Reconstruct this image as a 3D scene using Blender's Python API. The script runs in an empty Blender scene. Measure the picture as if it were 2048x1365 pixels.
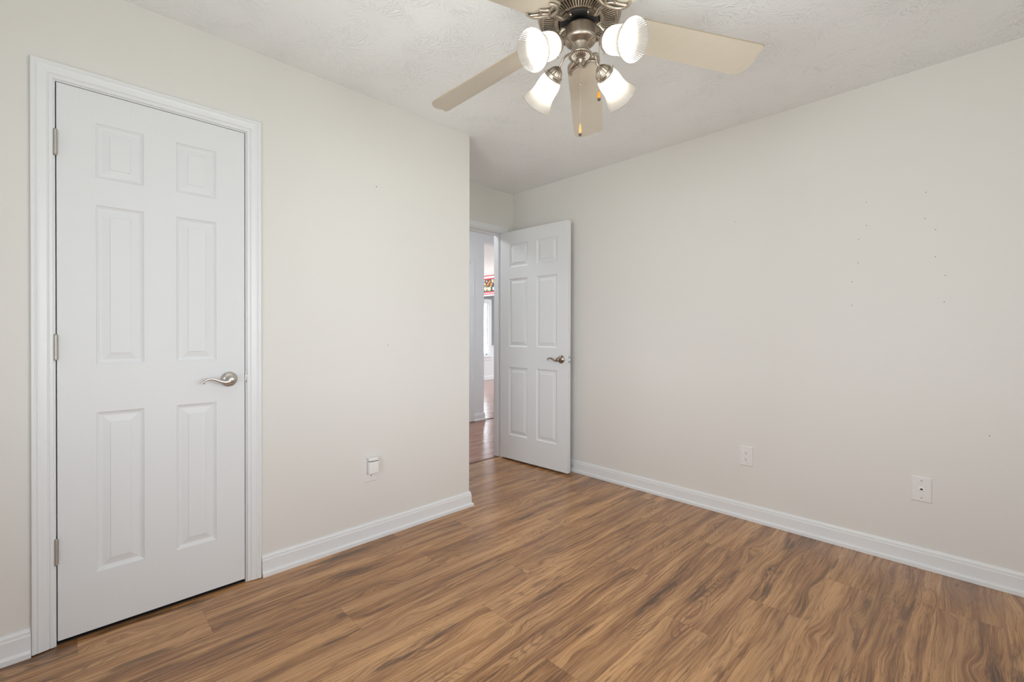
import bpy, bmesh, math, random
from mathutils import Vector, Matrix, noise as mnoise

# ------------------------------------------------------------------ scene, camera, light
S = bpy.context.scene
C = S.collection
S.view_settings.view_transform = 'Standard'
S.view_settings.look = 'None'
S.view_settings.gamma = 1.0
S.view_settings.use_curve_mapping = False
S.view_settings.exposure = 0.55
S.cycles.use_denoising = True
S.cycles.max_bounces = 14
S.cycles.diffuse_bounces = 8
S.cycles.glossy_bounces = 5
S.cycles.transmission_bounces = 8
S.cycles.sample_clamp_indirect = 6.0
S.cycles.caustics_reflective = False
S.cycles.caustics_refractive = False

F = Vector((-0.71490145, 0.69920604, -0.00518015))
R = Vector((0.69920624, 0.71491701, 0.00207289))
U = Vector((-0.00515275, 0.00214009, 0.99998443))
cd = bpy.data.cameras.new('camera')
cd.sensor_width = 36.0
cd.sensor_fit = 'HORIZONTAL'
cd.lens = 904.2439 / 2048 * 36
cd.shift_y = (670.9417 - 682.5) / 2048
cd.clip_start = 0.02
cam = bpy.data.objects.new('camera', cd)
C.objects.link(cam)
m = Matrix((R, U, -F)).transposed().to_4x4()
m.translation = Vector((2.32879, -0.21375, 1.14469))
cam.matrix_world = m
S.camera = cam

w = bpy.data.worlds.new('world')
S.world = w
w.use_nodes = True
w.node_tree.nodes['Background'].inputs[0].default_value = (0.80, 0.90, 1.0, 1)
w.node_tree.nodes['Background'].inputs[1].default_value = 2.2

def area(name, loc, direction, sx, sy, power, col):
    l = bpy.data.lights.new(name, 'AREA')
    l.shape = 'RECTANGLE'; l.size = sx; l.size_y = sy
    l.energy = power; l.color = col
    o = bpy.data.objects.new(name, l)
    C.objects.link(o)
    o.location = loc
    o.rotation_euler = Vector(direction).to_track_quat('-Z', 'Y').to_euler()
    return o
# daylight outside the two bedroom windows and the living room window
area('daylight_front', (1.75, -0.93, 1.40), (0, 1, 0.52), 1.6, 1.35, 38.5, (0.965, 0.985, 1.0))
area('daylight_side', (3.03, 0.75, 1.40), (-1, 0, 0.5), 1.8, 1.35, 23.5, (0.965, 0.985, 1.0))
area('daylight_living', (-3.4, 9.9, 1.30), (0, -1, 0), 3.0, 2.1, 62, (0.92, 0.96, 1.0))
area('daylight_west', (-6.25, 5.2, 1.30), (1, 0, 0.35), 2.0, 1.7, 50, (0.95, 0.97, 1.0))
area('daylight_dining', (-6.35, 6.88, 1.3), (1, 0, 0), 0.5, 1.3, 100, (0.92, 0.96, 1.0))

H = 2.44
D = 2.7636
YC = 1.6695
XE = -0.7053
random.seed(4)
PI = math.pi

# ------------------------------------------------------------------ helpers
class MB:
    def __init__(s):
        s.v = []; s.f = []; s.mi = []; s.sm = []
    def face(s, pts, mi=0, sm=False):
        n = len(s.v); s.v += [tuple(p) for p in pts]
        s.f.append(tuple(range(n, n + len(pts)))); s.mi.append(mi); s.sm.append(sm)
    def box(s, x0, x1, y0, y1, z0, z1, mi=0):
        n = len(s.v)
        s.v += [(x, y, z) for z in (z0, z1) for (x, y) in ((x0, y0), (x1, y0), (x1, y1), (x0, y1))]
        for q in ((0, 3, 2, 1), (4, 5, 6, 7), (0, 1, 5, 4), (1, 2, 6, 5), (2, 3, 7, 6), (3, 0, 4, 7)):
            s.f.append(tuple(n + i for i in q)); s.mi.append(mi); s.sm.append(False)
    def grid(s, rows, closed_u=False, closed_v=False, mi=0, sm=True, flip=False):
        n = len(s.v); nr = len(rows); nc = len(rows[0])
        for r in rows: s.v += [tuple(p) for p in r]
        for i in range(nr if closed_v else nr - 1):
            for j in range(nc if closed_u else nc - 1):
                a = n + i * nc + j; b = n + i * nc + (j + 1) % nc
                c = n + ((i + 1) % nr) * nc + (j + 1) % nc; d = n + ((i + 1) % nr) * nc + j
                s.f.append((a, d, c, b) if flip else (a, b, c, d)); s.mi.append(mi); s.sm.append(sm)
    def lathe(s, prof, o=(0, 0, 0), ax=(0, 0, 1), seg=48, mi=0, sm=True, ripple=None, cap=False):
        o = Vector(o); ax = Vector(ax).normalized()
        t = Vector((0, 0, 1)) if abs(ax.z) < 0.9 else Vector((1, 0, 0))
        e1 = ax.cross(t).normalized(); e2 = ax.cross(e1)
        rows = []
        for r, z in prof:
            row = []
            for k in range(seg):
                a = 2 * PI * k / seg
                rr = r * (1 + (ripple(a, z) if ripple else 0))
                row.append(o + ax * z + e1 * (rr * math.cos(a)) + e2 * (rr * math.sin(a)))
            rows.append(row)
        s.grid(rows, closed_u=True, mi=mi, sm=sm)
        if cap:
            s.face(rows[0][::-1], mi); s.face(rows[-1], mi)
    def tube(s, pts, rad, seg=10, mi=0, flat=None, up=(0, 0, 1)):
        pts = [Vector(p) for p in pts]
        if not isinstance(rad, (list, tuple)): rad = [rad] * len(pts)
        rows = []; up = Vector(up)
        for i, p in enumerate(pts):
            t = (pts[min(i + 1, len(pts) - 1)] - pts[max(i - 1, 0)]).normalized()
            e1 = t.cross(up)
            if e1.length < 1e-4: e1 = t.cross(Vector((1, 0, 0)))
            e1.normalize(); e2 = e1.cross(t)
            fl = flat if flat else 1.0
            rows.append([p + e1 * (rad[i] * math.cos(2 * PI * k / seg)) + e2 * (rad[i] * fl * math.sin(2 * PI * k / seg)) for k in range(seg)])
        s.grid(rows, closed_u=True, mi=mi)
        s.face(rows[0][::-1], mi); s.face(rows[-1], mi)
    def sweep(s, prof, A, B, nrm, up, mi=0):
        """prof: list of (height, depth) extruded from A to B"""
        A = Vector(A); B = Vector(B); nrm = Vector(nrm); up = Vector(up)
        s.prof2([[P + up * h + nrm * d for h, d in prof] for P in (A, B)], mi)
    def prof2(s, rows, mi=0):
        n = len(rows[0])
        for a, b in zip(rows[:-1], rows[1:]):
            for j in range(n):
                k = (j + 1) % n
                s.face((a[j], a[k], b[k], b[j]), mi)
        s.face(rows[0][::-1], mi); s.face(rows[-1], mi)
    def build(s, name, mats, parent=None, bevel=0, smooth_angle=None, recalc=True):
        me = bpy.data.meshes.new(name)
        me.from_pydata(s.v, [], s.f)
        if not isinstance(mats, (list, tuple)): mats = [mats]
        for mt in mats: me.materials.append(mt)
        me.polygons.foreach_set('material_index', s.mi)
        me.polygons.foreach_set('use_smooth', s.sm)
        bm = bmesh.new(); bm.from_mesh(me)
        bmesh.ops.remove_doubles(bm, verts=bm.verts, dist=1e-6)
        if recalc: bmesh.ops.recalc_face_normals(bm, faces=bm.faces)
        bm.to_mesh(me); bm.free()
        o = bpy.data.objects.new(name, me)
        C.objects.link(o)
        if parent: o.parent = parent
        if bevel:
            b = o.modifiers.new('bevel', 'BEVEL'); b.width = bevel; b.segments = 2; b.limit_method = 'ANGLE'
            b.angle_limit = math.radians(40)
        return o

def smooth_path(P, n=8):
    P = [Vector(p) for p in P]; out = []
    for i in range(len(P) - 1):
        p0 = P[max(i - 1, 0)]; p1 = P[i]; p2 = P[i + 1]; p3 = P[min(i + 2, len(P) - 1)]
        for k in range(n):
            t = k / n
            out.append(0.5 * ((2 * p1) + (p2 - p0) * t + (2 * p0 - 5 * p1 + 4 * p2 - p3) * t * t + (3 * p1 - p0 - 3 * p2 + p3) * t ** 3))
    out.append(P[-1]); return out
def lerp_list(L, n):
    out = []
    for i in range(n):
        t = i / (n - 1) * (len(L) - 1); k = min(int(t), len(L) - 2)
        out.append(L[k] + (L[k + 1] - L[k]) * (t - k))
    return out
def struct(o):
    o['kind'] = 'structure'; return o
def tag(o, label, cat, group=None):
    o['label'] = label; o['category'] = cat
    if group: o['group'] = group
    return o
def empty(name, loc=(0, 0, 0), rz=0):
    o = bpy.data.objects.new(name, None); C.objects.link(o)
    o.location = loc; o.rotation_euler = (0, 0, rz); o.empty_display_size = 0.1
    return o

# ------------------------------------------------------------------ materials
def newmat(name):
    mt = bpy.data.materials.new(name); mt.use_nodes = True
    nt = mt.node_tree; b = nt.nodes['Principled BSDF']
    return mt, nt, b
class N:
    """tiny node helper"""
    def __init__(s, nt): s.nt = nt
    def n(s, typ, **kw):
        x = s.nt.nodes.new(typ)
        for k, v in kw.items():
            if k.startswith('i_'):
                x.inputs[int(k[2:])].default_value = v
            else: setattr(x, k, v)
        return x
    def l(s, a, b): s.nt.links.new(a, b)
    def math(s, op, a, b=None, c=None, clamp=False):
        x = s.nt.nodes.new('ShaderNodeMath'); x.operation = op; x.use_clamp = clamp
        for i, v in enumerate((a, b, c)):
            if v is None: continue
            if isinstance(v, (int, float)): x.inputs[i].default_value = v
            else: s.l(v, x.inputs[i])
        return x.outputs[0]
    def vmath(s, op, a, b=None):
        x = s.nt.nodes.new('ShaderNodeVectorMath'); x.operation = op
        for i, v in enumerate((a, b)):
            if v is None: continue
            if isinstance(v, tuple): x.inputs[i].default_value = v
            else: s.l(v, x.inputs[i])
        return x.outputs[0]
    def comb(s, x, y, z):
        c = s.nt.nodes.new('ShaderNodeCombineXYZ')
        for i, v in enumerate((x, y, z)):
            if isinstance(v, (int, float)): c.inputs[i].default_value = v
            else: s.l(v, c.inputs[i])
        return c.outputs[0]
    def sep(s, v):
        c = s.nt.nodes.new('ShaderNodeSeparateXYZ'); s.l(v, c.inputs[0]); return c.outputs
    def noise(s, vec, scale, detail=2, rough=0.5, dist=0.0):
        x = s.nt.nodes.new('ShaderNodeTexNoise'); s.l(vec, x.inputs['Vector'])
        x.inputs['Scale'].default_value = scale; x.inputs['Detail'].default_value = detail
        x.inputs['Roughness'].default_value = rough; x.inputs['Distortion'].default_value = dist
        return x.outputs[0]
    def ramp(s, fac, stops, interp='LINEAR'):
        x = s.nt.nodes.new('ShaderNodeValToRGB'); s.l(fac, x.inputs[0]); cr = x.color_ramp
        cr.interpolation = interp
        while len(cr.elements) > 1: cr.elements.remove(cr.elements[-1])
        cr.elements[0].position = stops[0][0]; cr.elements[0].color = (*stops[0][1], 1)
        for p, c in stops[1:]:
            e = cr.elements.new(p); e.color = (*c, 1)
        return x.outputs[0]
    def mix(s, f, a, b, typ='MIX'):
        x = s.nt.nodes.new('ShaderNodeMixRGB'); x.blend_type = typ
        for i, v in enumerate((f, a, b)):
            if isinstance(v, (int, float)): x.inputs[i].default_value = v
            elif isinstance(v, tuple): x.inputs[i].default_value = (*v, 1)
            else: s.l(v, x.inputs[i])
        return x.outputs[0]
    def bump(s, h, strength, dist, bsdf):
        x = s.nt.nodes.new('ShaderNodeBump'); s.l(h, x.inputs['Height'])
        x.inputs['Strength'].default_value = strength; x.inputs['Distance'].default_value = dist
        s.l(x.outputs[0], bsdf.inputs['Normal'])

def paint(name, col, rough=0.55, bump=0.0004, scale=260.0, spec=0.35):
    mt, nt, b = newmat(name); g = N(nt)
    geo = g.n('ShaderNodeNewGeometry').outputs['Position']
    big = g.noise(geo, 1.7, 2)
    c = g.mix(g.math('MULTIPLY', big, 0.05), tuple(col), tuple(x * 0.9 for x in col))
    g.l(c, b.inputs['Base Color'])
    b.inputs['Roughness'].default_value = rough
    b.inputs['Specular IOR Level'].default_value = spec
    if bump:
        h = g.noise(geo, scale, 3)
        g.bump(h, 0.25, bump, b)
    return mt
def metal(name, col, rough, brushed=False):
    mt, nt, b = newmat(name); g = N(nt)
    b.inputs['Metallic'].default_value = 1.0
    tc = g.n('ShaderNodeTexCoord').outputs['Object']
    n = g.noise(tc, 60, 3)
    g.l(g.mix(n, tuple(c * 0.86 for c in col), tuple(min(1, c * 1.1) for c in col)), b.inputs['Base Color'])
    g.l(g.math('ADD', g.math('MULTIPLY', n, 0.12), rough - 0.06), b.inputs['Roughness'])
    return mt
def plain(name, col, rough=0.5, spec=0.5):
    mt, nt, b = newmat(name); g = N(nt)
    tc = g.n('ShaderNodeTexCoord').outputs['Object']
    n = g.noise(tc, 35, 2)
    g.l(g.mix(n, tuple(c * 0.95 for c in col), tuple(min(1, c * 1.03) for c in col)), b.inputs['Base Color'])
    b.inputs['Roughness'].default_value = rough; b.inputs['Specular IOR Level'].default_value = spec
    return mt

M = {}
M['wall'] = paint('wall_paint', (0.715, 0.698, 0.665), 0.55)
M['trim'] = paint('trim_paint', (0.755, 0.766, 0.776), 0.35, 0.0002, 120, 0.5)
M['trim2'] = M['trim']
M['hallwall'] = paint('hall_paint', (0.76, 0.785, 0.80), 0.6)
M['greywall'] = paint('dining_grey_paint', (0.26, 0.275, 0.29), 0.6)
M['dark'] = plain('dark_hole', (0.02, 0.018, 0.016), 0.8, 0.1)
M['hole'] = plain('nail_hole_grey', (0.22, 0.21, 0.20), 0.9, 0.1)
M['patch'] = plain('spackle', (0.67, 0.65, 0.61), 0.8, 0.1)
M['nickel'] = metal('satin_nickel', (0.62, 0.59, 0.55), 0.30)
M['hinge'] = metal('dull_nickel', (0.50, 0.465, 0.42), 0.55)
M['aged'] = metal('aged_nickel', (0.36, 0.30, 0.24), 0.28)
M['fan'] = metal('antique_nickel', (0.46, 0.405, 0.34), 0.36)
M['fan_dark'] = plain('fan_interior', (0.035, 0.032, 0.03), 0.6, 0.3)
M['plastic'] = plain('white_plastic', (0.76, 0.745, 0.73), 0.35)
M['plastic2'] = plain('receptacle_white', (0.80, 0.79, 0.775), 0.30)
M['black'] = plain('black_plastic', (0.02, 0.02, 0.02), 0.4)
M['brown_cap'] = plain('dark_brown_cap', (0.06, 0.04, 0.03), 0.4)

# door skin: white paint over moulded wood grain
mt, nt, b = newmat('door_paint'); g = N(nt)
tc = g.n('ShaderNodeTexCoord').outputs['Object']
sx = g.sep(tc)
gv = g.comb(g.math('MULTIPLY', sx[1], 1.0), g.math('MULTIPLY', sx[0], 1.0), g.math('MULTIPLY', sx[2], 0.10))
warp = g.noise(gv, 9, 2)
fig = g.math('SINE', g.math('MULTIPLY', warp, 95))
gv2 = g.comb(g.math('MULTIPLY', sx[1], 1.0), sx[0], g.math('MULTIPLY', sx[2], 0.03))
fine = g.noise(gv2, 330, 3, 0.6)
h = g.math('ADD', g.math('MULTIPLY', fig, 0.10), fine)
g.bump(h, 0.30, 0.0005, b)
b.inputs['Base Color'].default_value = (0.725, 0.736, 0.746, 1)
b.inputs['Roughness'].default_value = 0.5
b.inputs['Specular IOR Level'].default_value = 0.3
M['door'] = mt

# ceiling: white paint on stomp brush texture (overlapping fans of radial strokes)
mt, nt, b = newmat('ceiling_stomp'); g = N(nt)
geo = g.n('ShaderNodeNewGeometry').outputs['Position']
def stomp(off, vscale, seed):
    p = g.vmath('ADD', geo, off)
    p = g.vmath('MULTIPLY', p, (1, 1, 0))
    wob = g.n('ShaderNodeTexNoise'); g.l(p, wob.inputs['Vector']); wob.inputs['Scale'].default_value = 5
    wv = g.vmath('MULTIPLY', g.vmath('SUBTRACT', wob.outputs[1], (0.5, 0.5, 0.5)), (0.10, 0.10, 0))
    p = g.vmath('ADD', p, wv)
    v = g.n('ShaderNodeTexVoronoi'); v.voronoi_dimensions = '2D'; g.l(p, v.inputs['Vector'])
    v.inputs['Scale'].default_value = vscale; v.inputs['Randomness'].default_value = 0.9
    d = g.vmath('SUBTRACT', p, v.outputs['Position'])
    s3 = g.sep(d)
    ang = g.math('ARCTAN2', s3[1], s3[0])
    rr = g.n('ShaderNodeVectorMath'); rr.operation = 'LENGTH'; g.l(d, rr.inputs[0]); rr = rr.outputs['Value']
    cs = g.sep(v.outputs['Color'])
    q = g.comb(g.math('SINE', ang), g.math('COSINE', ang), g.math('ADD', g.math('MULTIPLY', rr, 2.2), g.math('MULTIPLY', cs[0], 30)))
    st = g.noise(q, 11.0, 1.2, 0.5)
    st = g.math('MULTIPLY', g.math('SUBTRACT', st, 0.54), 8.0, clamp=True)
    fade = g.math('MULTIPLY', g.math('SUBTRACT', rr, 0.015), 30, clamp=True)
    return g.math('MULTIPLY', st, fade)
a1 = stomp((0, 0, 0), 4.6, 0)
a2 = stomp((3.7, 1.9, 0), 5.6, 1)
msk = g.noise(geo, 3.0, 1)
pm = g.math('MULTIPLY', g.math('SUBTRACT', g.noise(geo, 5.5, 2), 0.40), 5.0, clamp=True)
lay = g.math('MAXIMUM', g.math('MULTIPLY', a1, g.math('ADD', msk, 0.35)), g.math('MULTIPLY', a2, g.math('SUBTRACT', 1.2, msk)))
fine = g.noise(geo, 170, 3, 0.6)
h = g.math('ADD', g.math('MULTIPLY', lay, g.math('ADD', g.math('MULTIPLY', pm, 0.85), 0.15)), g.math('MULTIPLY', fine, 0.10))
g.bump(h, 0.75, 0.0026, b)
b.inputs['Base Color'].default_value = (0.855, 0.868, 0.870, 1)
b.inputs['Roughness'].default_value = 0.75
b.inputs['Specular IOR Level'].default_value = 0.25
M['ceiling'] = mt

# plank floor: every plank is a face with its own UV (metres) and random colour attribute
def plankmat(name, base, dark, light, red, gloss, length_edge, wd):
    mt, nt, b = newmat(name); g = N(nt)
    uv = g.n('ShaderNodeUVMap', uv_map='plank').outputs[0]
    at = g.n('ShaderNodeAttribute', attribute_name='rnd')
    rn = g.sep(at.outputs['Vector'])
    s = g.sep(uv); u, v = s[0], s[1]
    off = g.comb(g.math('MULTIPLY', rn[0], 40), g.math('MULTIPLY', rn[1], 40), g.math('MULTIPLY', rn[2], 40))
    # broad wander of the grain
    wv = g.vmath('ADD', g.comb(g.math('MULTIPLY', u, 0.42), g.math('MULTIPLY', v, 1.6), 0.0), off)
    w1 = g.noise(wv, 3.2, 2, 0.5)
    w2 = g.noise(wv, 9.0, 2, 0.5)
    # knots: pull the grain around sparse cells
    kv = g.n('ShaderNodeTexVoronoi'); kv.feature = 'F1'
    g.l(g.vmath('ADD', g.comb(g.math('MULTIPLY', u, 1.0), g.math('MULTIPLY', v, 2.6), 0.0), off), kv.inputs['Vector'])
    kv.inputs['Scale'].default_value = 2.3
    kd = kv.outputs['Distance']
    kb = g.math('POWER', 2.718, g.math('MULTIPLY', g.math('MULTIPLY', kd, kd), -26))
    vs = g.math('ADD', v, g.math('ADD', g.math('MULTIPLY', g.math('SUBTRACT', w1, 0.5), 0.06), g.math('MULTIPLY', g.math('SUBTRACT', w2, 0.5), 0.022)))
    vs = g.math('ADD', vs, g.math('MULTIPLY', kb, 0.035))
    # grain coordinate
    gc = g.vmath('ADD', g.comb(g.math('MULTIPLY', u, 0.050), vs, 0.0), off)
    band = g.noise(gc, 16, 6, 0.62)
    med = g.noise(g.vmath('ADD', g.comb(g.math('MULTIPLY', u, 0.032), vs, 0.9), off), 95, 5, 0.68)
    fine = g.noise(g.vmath('ADD', g.comb(g.math('MULTIPLY', u, 0.016), vs, 0.3), off), 360, 4, 0.72)
    tone = g.math('ADD', g.math('MULTIPLY', band, 0.48), g.math('ADD', g.math('MULTIPLY', med, 0.42), g.math('MULTIPLY', fine, 0.34)))
    tone = g.math('ADD', g.math('MULTIPLY', g.math('SUBTRACT', tone, 0.62), 1.85), 0.56)
    tone = g.math('ADD', tone, g.math('MULTIPLY', g.math('SUBTRACT', rn[0], 0.5), 0.07))
    col = g.ramp(tone, [(0.28, dark), (0.41, red), (0.53, base), (0.68, light), (0.84, tuple(min(1, c * 1.15) for c in light))])
    # growth rings: contour lines of a smooth stretched field (cathedral figure)
    cf = g.noise(g.vmath('ADD', g.comb(g.math('MULTIPLY', u, 0.16), vs, 1.7), off), 7.0, 1.5, 0.4)
    rg = g.math('SINE', g.math('ADD', g.math('MULTIPLY', cf, 240), g.math('MULTIPLY', med, 3.0)))
    rgk = g.math('MULTIPLY', g.math('SUBTRACT', g.noise(wv, 6.5, 2), 0.47), 5.0, clamp=True)
    rgm = g.math('MULTIPLY', g.math('MULTIPLY', g.math('SUBTRACT', rg, 0.1), rgk, clamp=True), 0.55, clamp=True)
    col = g.mix(rgm, col, dark)
    # dark mineral streaks
    sc = g.vmath('ADD', g.comb(g.math('MULTIPLY', u, 0.12), vs, 0.7), off)
    stq = g.noise(sc, 15, 5, 0.66)
    sm = g.math('MULTIPLY', g.math('SUBTRACT', stq, 0.575), 14.0, clamp=True)
    sm = g.math('MULTIPLY', sm, g.math('ADD', g.math('MULTIPLY', g.math('SUBTRACT', fine, 0.5), 2.2), 0.75), clamp=True)
    col = g.mix(g.math('MULTIPLY', sm, 0.85), col, tuple(c * 0.60 for c in dark))
    # scattered short pores
    po = g.noise(g.vmath('ADD', g.comb(g.math('MULTIPLY', u, 0.10), vs, 5.3), off), 150, 2, 0.5)
    col = g.mix(g.math('MULTIPLY', g.math('MULTIPLY', g.math('SUBTRACT', po, 0.66), 12.0, clamp=True), 0.6), col, dark)
    # knot eyes
    ke = g.math('MULTIPLY', g.math('SUBTRACT', 0.055, kd), 45, clamp=True)
    col = g.mix(g.math('MULTIPLY', ke, 0.8), col, tuple(c * 0.5 for c in dark))
    # saw / ray flecks across the grain
    fl = g.noise(g.vmath('ADD', g.comb(g.math('MULTIPLY', u, 1.0), g.math('MULTIPLY', v, 0.09), 0.0), off), 210, 1, 0.5)
    fm = g.noise(wv, 5.5, 1)
    flm = g.math('MULTIPLY', g.math('MULTIPLY', g.math('SUBTRACT', fl, 0.5), 2.0, clamp=True), g.math('MULTIPLY', g.math('SUBTRACT', fm, 0.55), 5, clamp=True), clamp=True)
    col = g.mix(g.math('MULTIPLY', flm, 0.3), col, light)
    # grey-ish patches
    gp = g.noise(wv, 2.1, 1)
    col = g.mix(g.math('MULTIPLY', g.math('SUBTRACT', gp, 0.5), 2.2, clamp=True), col, tuple((dark[i] + base[i]) * 0.52 + 0.012 for i in range(3)))
    # seams
    ev = g.math('MINIMUM', v, g.math('SUBTRACT', wd, v))
    eu = g.math('MINIMUM', u, g.math('SUBTRACT', length_edge, u))
    e = g.math('MINIMUM', ev, eu)
    sl = g.math('SUBTRACT', 1.0, g.math('MULTIPLY', e, 900, clamp=True))
    col = g.mix(g.math('MULTIPLY', sl, 0.55), col, tuple(c * 0.5 for c in dark))
    g.l(col, b.inputs['Base Color'])
    g.l(g.math('ADD', g.math('MULTIPLY', fine, 0.12), gloss), b.inputs['Roughness'])
    b.inputs['Specular IOR Level'].default_value = 0.6
    h = g.math('SUBTRACT', g.math('MULTIPLY', fine, 0.4), g.math('MULTIPLY', sl, 1.0))
    g.bump(h, 0.18, 0.0006, b)
    return mt
M['floor'] = plankmat('walnut_laminate', (0.345, 0.168, 0.069), (0.082, 0.042, 0.023), (0.530, 0.292, 0.130), (0.215, 0.100, 0.042), 0.17, 1.29, 0.192)
M['hallfloor'] = plankmat('hall_red_oak', (0.30, 0.135, 0.090), (0.20, 0.085, 0.055), (0.37, 0.18, 0.12), (0.26, 0.11, 0.075), 0.14, 0.9, 0.083)

# frosted lamp glass
mt, nt, b = newmat('frosted_glass'); g = N(nt)
nt.nodes.remove(b); out = nt.nodes['Material Output']
tl = g.n('ShaderNodeBsdfTranslucent'); tl.inputs[0].default_value = (0.62, 0.59, 0.545, 1)
df = g.n('ShaderNodeBsdfDiffuse'); df.inputs[0].default_value = (0.40, 0.385, 0.36, 1)
gl = g.n('ShaderNodeBsdfGlossy'); gl.inputs[0].default_value = (1, 1, 1, 1); gl.inputs[1].default_value = 0.25
m1 = g.n('ShaderNodeMixShader'); m1.inputs[0].default_value = 0.42; g.l(tl.outputs[0], m1.inputs[1]); g.l(df.outputs[0], m1.inputs[2])
m2 = g.n('ShaderNodeMixShader'); fr = g.n('ShaderNodeFresnel'); fr.inputs[0].default_value = 1.35
g.l(fr.outputs[0], m2.inputs[0]); g.l(m1.outputs[0], m2.inputs[1]); g.l(gl.outputs[0], m2.inputs[2])
g.l(m2.outputs[0], out.inputs[0])
M['frost'] = mt
mt, nt, b = newmat('bulb_glow')
b.inputs['Base Color'].default_value = (1, 1, 1, 1)
b.inputs['Emission Color'].default_value = (1.0, 0.93, 0.84, 1)
b.inputs['Emission Strength'].default_value = 9.5
M['bulb'] = mt
mt, nt, b = newmat('hall_added_glow')  # emission of the lamp added in the hall
b.inputs['Emission Color'].default_value = (0.93, 0.97, 1.0, 1)
b.inputs['Emission Strength'].default_value = 58.0
M['hall_added_glow'] = mt
# fan blades: pale maple laminate
mt, nt, b = newmat('blade_maple'); g = N(nt)
tc = g.n('ShaderNodeTexCoord').outputs['Object']
s3 = g.sep(tc)
gr = g.noise(g.comb(g.math('MULTIPLY', s3[0], 0.08), s3[1], s3[2]), 60, 3)
g.l(g.mix(gr, (0.54, 0.485, 0.40), (0.58, 0.525, 0.44)), b.inputs['Base Color'])
b.inputs['Roughness'].default_value = 0.42
M['blade'] = mt
M['blade_edge'] = plain('blade_edge', (0.33, 0.27, 0.19), 0.5)
mt, nt, b = newmat('amber'); b.inputs['Base Color'].default_value = (0.72, 0.27, 0.02, 1); b.inputs['Roughness'].default_value = 0.2
b.inputs['Subsurface Weight'].default_value = 0.2
M['amber'] = mt
mt, nt, b = newmat('tan_wood'); b.inputs['Base Color'].default_value = (0.60, 0.38, 0.16, 1); b.inputs['Roughness'].default_value = 0.2
M['tan'] = mt
# blind slats let light through
mt, nt, b = newmat('blind_vinyl'); g = N(nt)
nt.nodes.remove(b); out = nt.nodes['Material Output']
tl = g.n('ShaderNodeBsdfTranslucent'); tl.inputs[0].default_value = (0.92, 0.95, 0.97, 1)
df = g.n('ShaderNodeBsdfDiffuse'); df.inputs[0].default_value = (0.90, 0.91, 0.92, 1)
m1 = g.n('ShaderNodeMixShader'); m1.inputs[0].default_value = 0.5; g.l(tl.outputs[0], m1.inputs[1]); g.l(df.outputs[0], m1.inputs[2])
g.l(m1.outputs[0], out.inputs[0])
M['blind'] = mt
mt, nt, b = newmat('window_glass'); g = N(nt)
nt.nodes.remove(b); out = nt.nodes['Material Output']
tr = g.n('ShaderNodeBsdfTransparent'); gl = g.n('ShaderNodeBsdfGlossy'); gl.inputs[1].default_value = 0.02
fr = g.n('ShaderNodeFresnel'); fr.inputs[0].default_value = 1.45
m1 = g.n('ShaderNodeMixShader'); g.l(fr.outputs[0], m1.inputs[0]); g.l(tr.outputs[0], m1.inputs[1]); g.l(gl.outputs[0], m1.inputs[2])
g.l(m1.outputs[0], out.inputs[0])
M['glass'] = mt
M['red'] = plain('border_red', (0.62, 0.07, 0.09), 0.6)
M['pink'] = plain('border_pink', (0.85, 0.62, 0.64), 0.6)
M['bwhite'] = plain('border_white', (0.88, 0.86, 0.85), 0.6)
M['orange'] = plain('border_orange', (0.85, 0.16, 0.02), 0.6)
M['yellow'] = plain('border_yellow', (0.85, 0.62, 0.10), 0.6)
M['bgreen'] = plain('border_dark_green', (0.06, 0.085, 0.07), 0.6)
M['leaf'] = plain('border_grey_green', (0.26, 0.30, 0.26), 0.6)
M['lawn'] = plain('lawn_green', (0.10, 0.16, 0.05), 0.9)

# ------------------------------------------------------------------ walls
def wall(name, boxes, mat, extra=None, mats=None):
    mb = MB()
    for bx in boxes: mb.box(*bx)
    if extra: extra(mb)
    return struct(mb.build(name, mats or mat))
SY0, SY1 = -0.2, 1.6
FX0, FX1 = 0.95, 2.55
XB = 2.80; YB = -0.70; WT = 0.085
y3, y4, zd = -0.2473, 0.3566, 2.051         # closet door leaf
j0, j1, jz = y3 - 0.0035, y4 + 0.0035, zd + 0.003
JT = 0.018
def disc(mb, cx, cz, r, axis, pos, mi, n=10):
    pts = []
    for k in range(n):
        a = 2 * PI * k / n
        p = (cx + r * math.cos(a), cz + r * math.sin(a))
        pts.append((pos, p[0], p[1]) if axis == 'x' else (p[0], pos, p[1]))
    mb.face(pts, mi)
def left_marks(mb):
    for (y, z, r, mi) in [(1.007, 1.956, 0.0035, 1), (1.08, 1.074, 0.0026, 1), (0.78, 0.36, 0.003, 2), (1.31, 0.66, 0.003, 2), (1.22, 0.30, 0.004, 2)]:
        disc(mb, y, z, r, 'x', 0.0004, mi)
wall('wall_left', [(-WT, 0, YB - WT, j0 - JT, 0, H), (-WT, 0, j1 + JT, YC, 0, H), (-WT, 0, j0 - JT, j1 + JT, jz + JT, H)], None, left_marks,
     [M['wall'], M['hole'], M['patch']])
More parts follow.
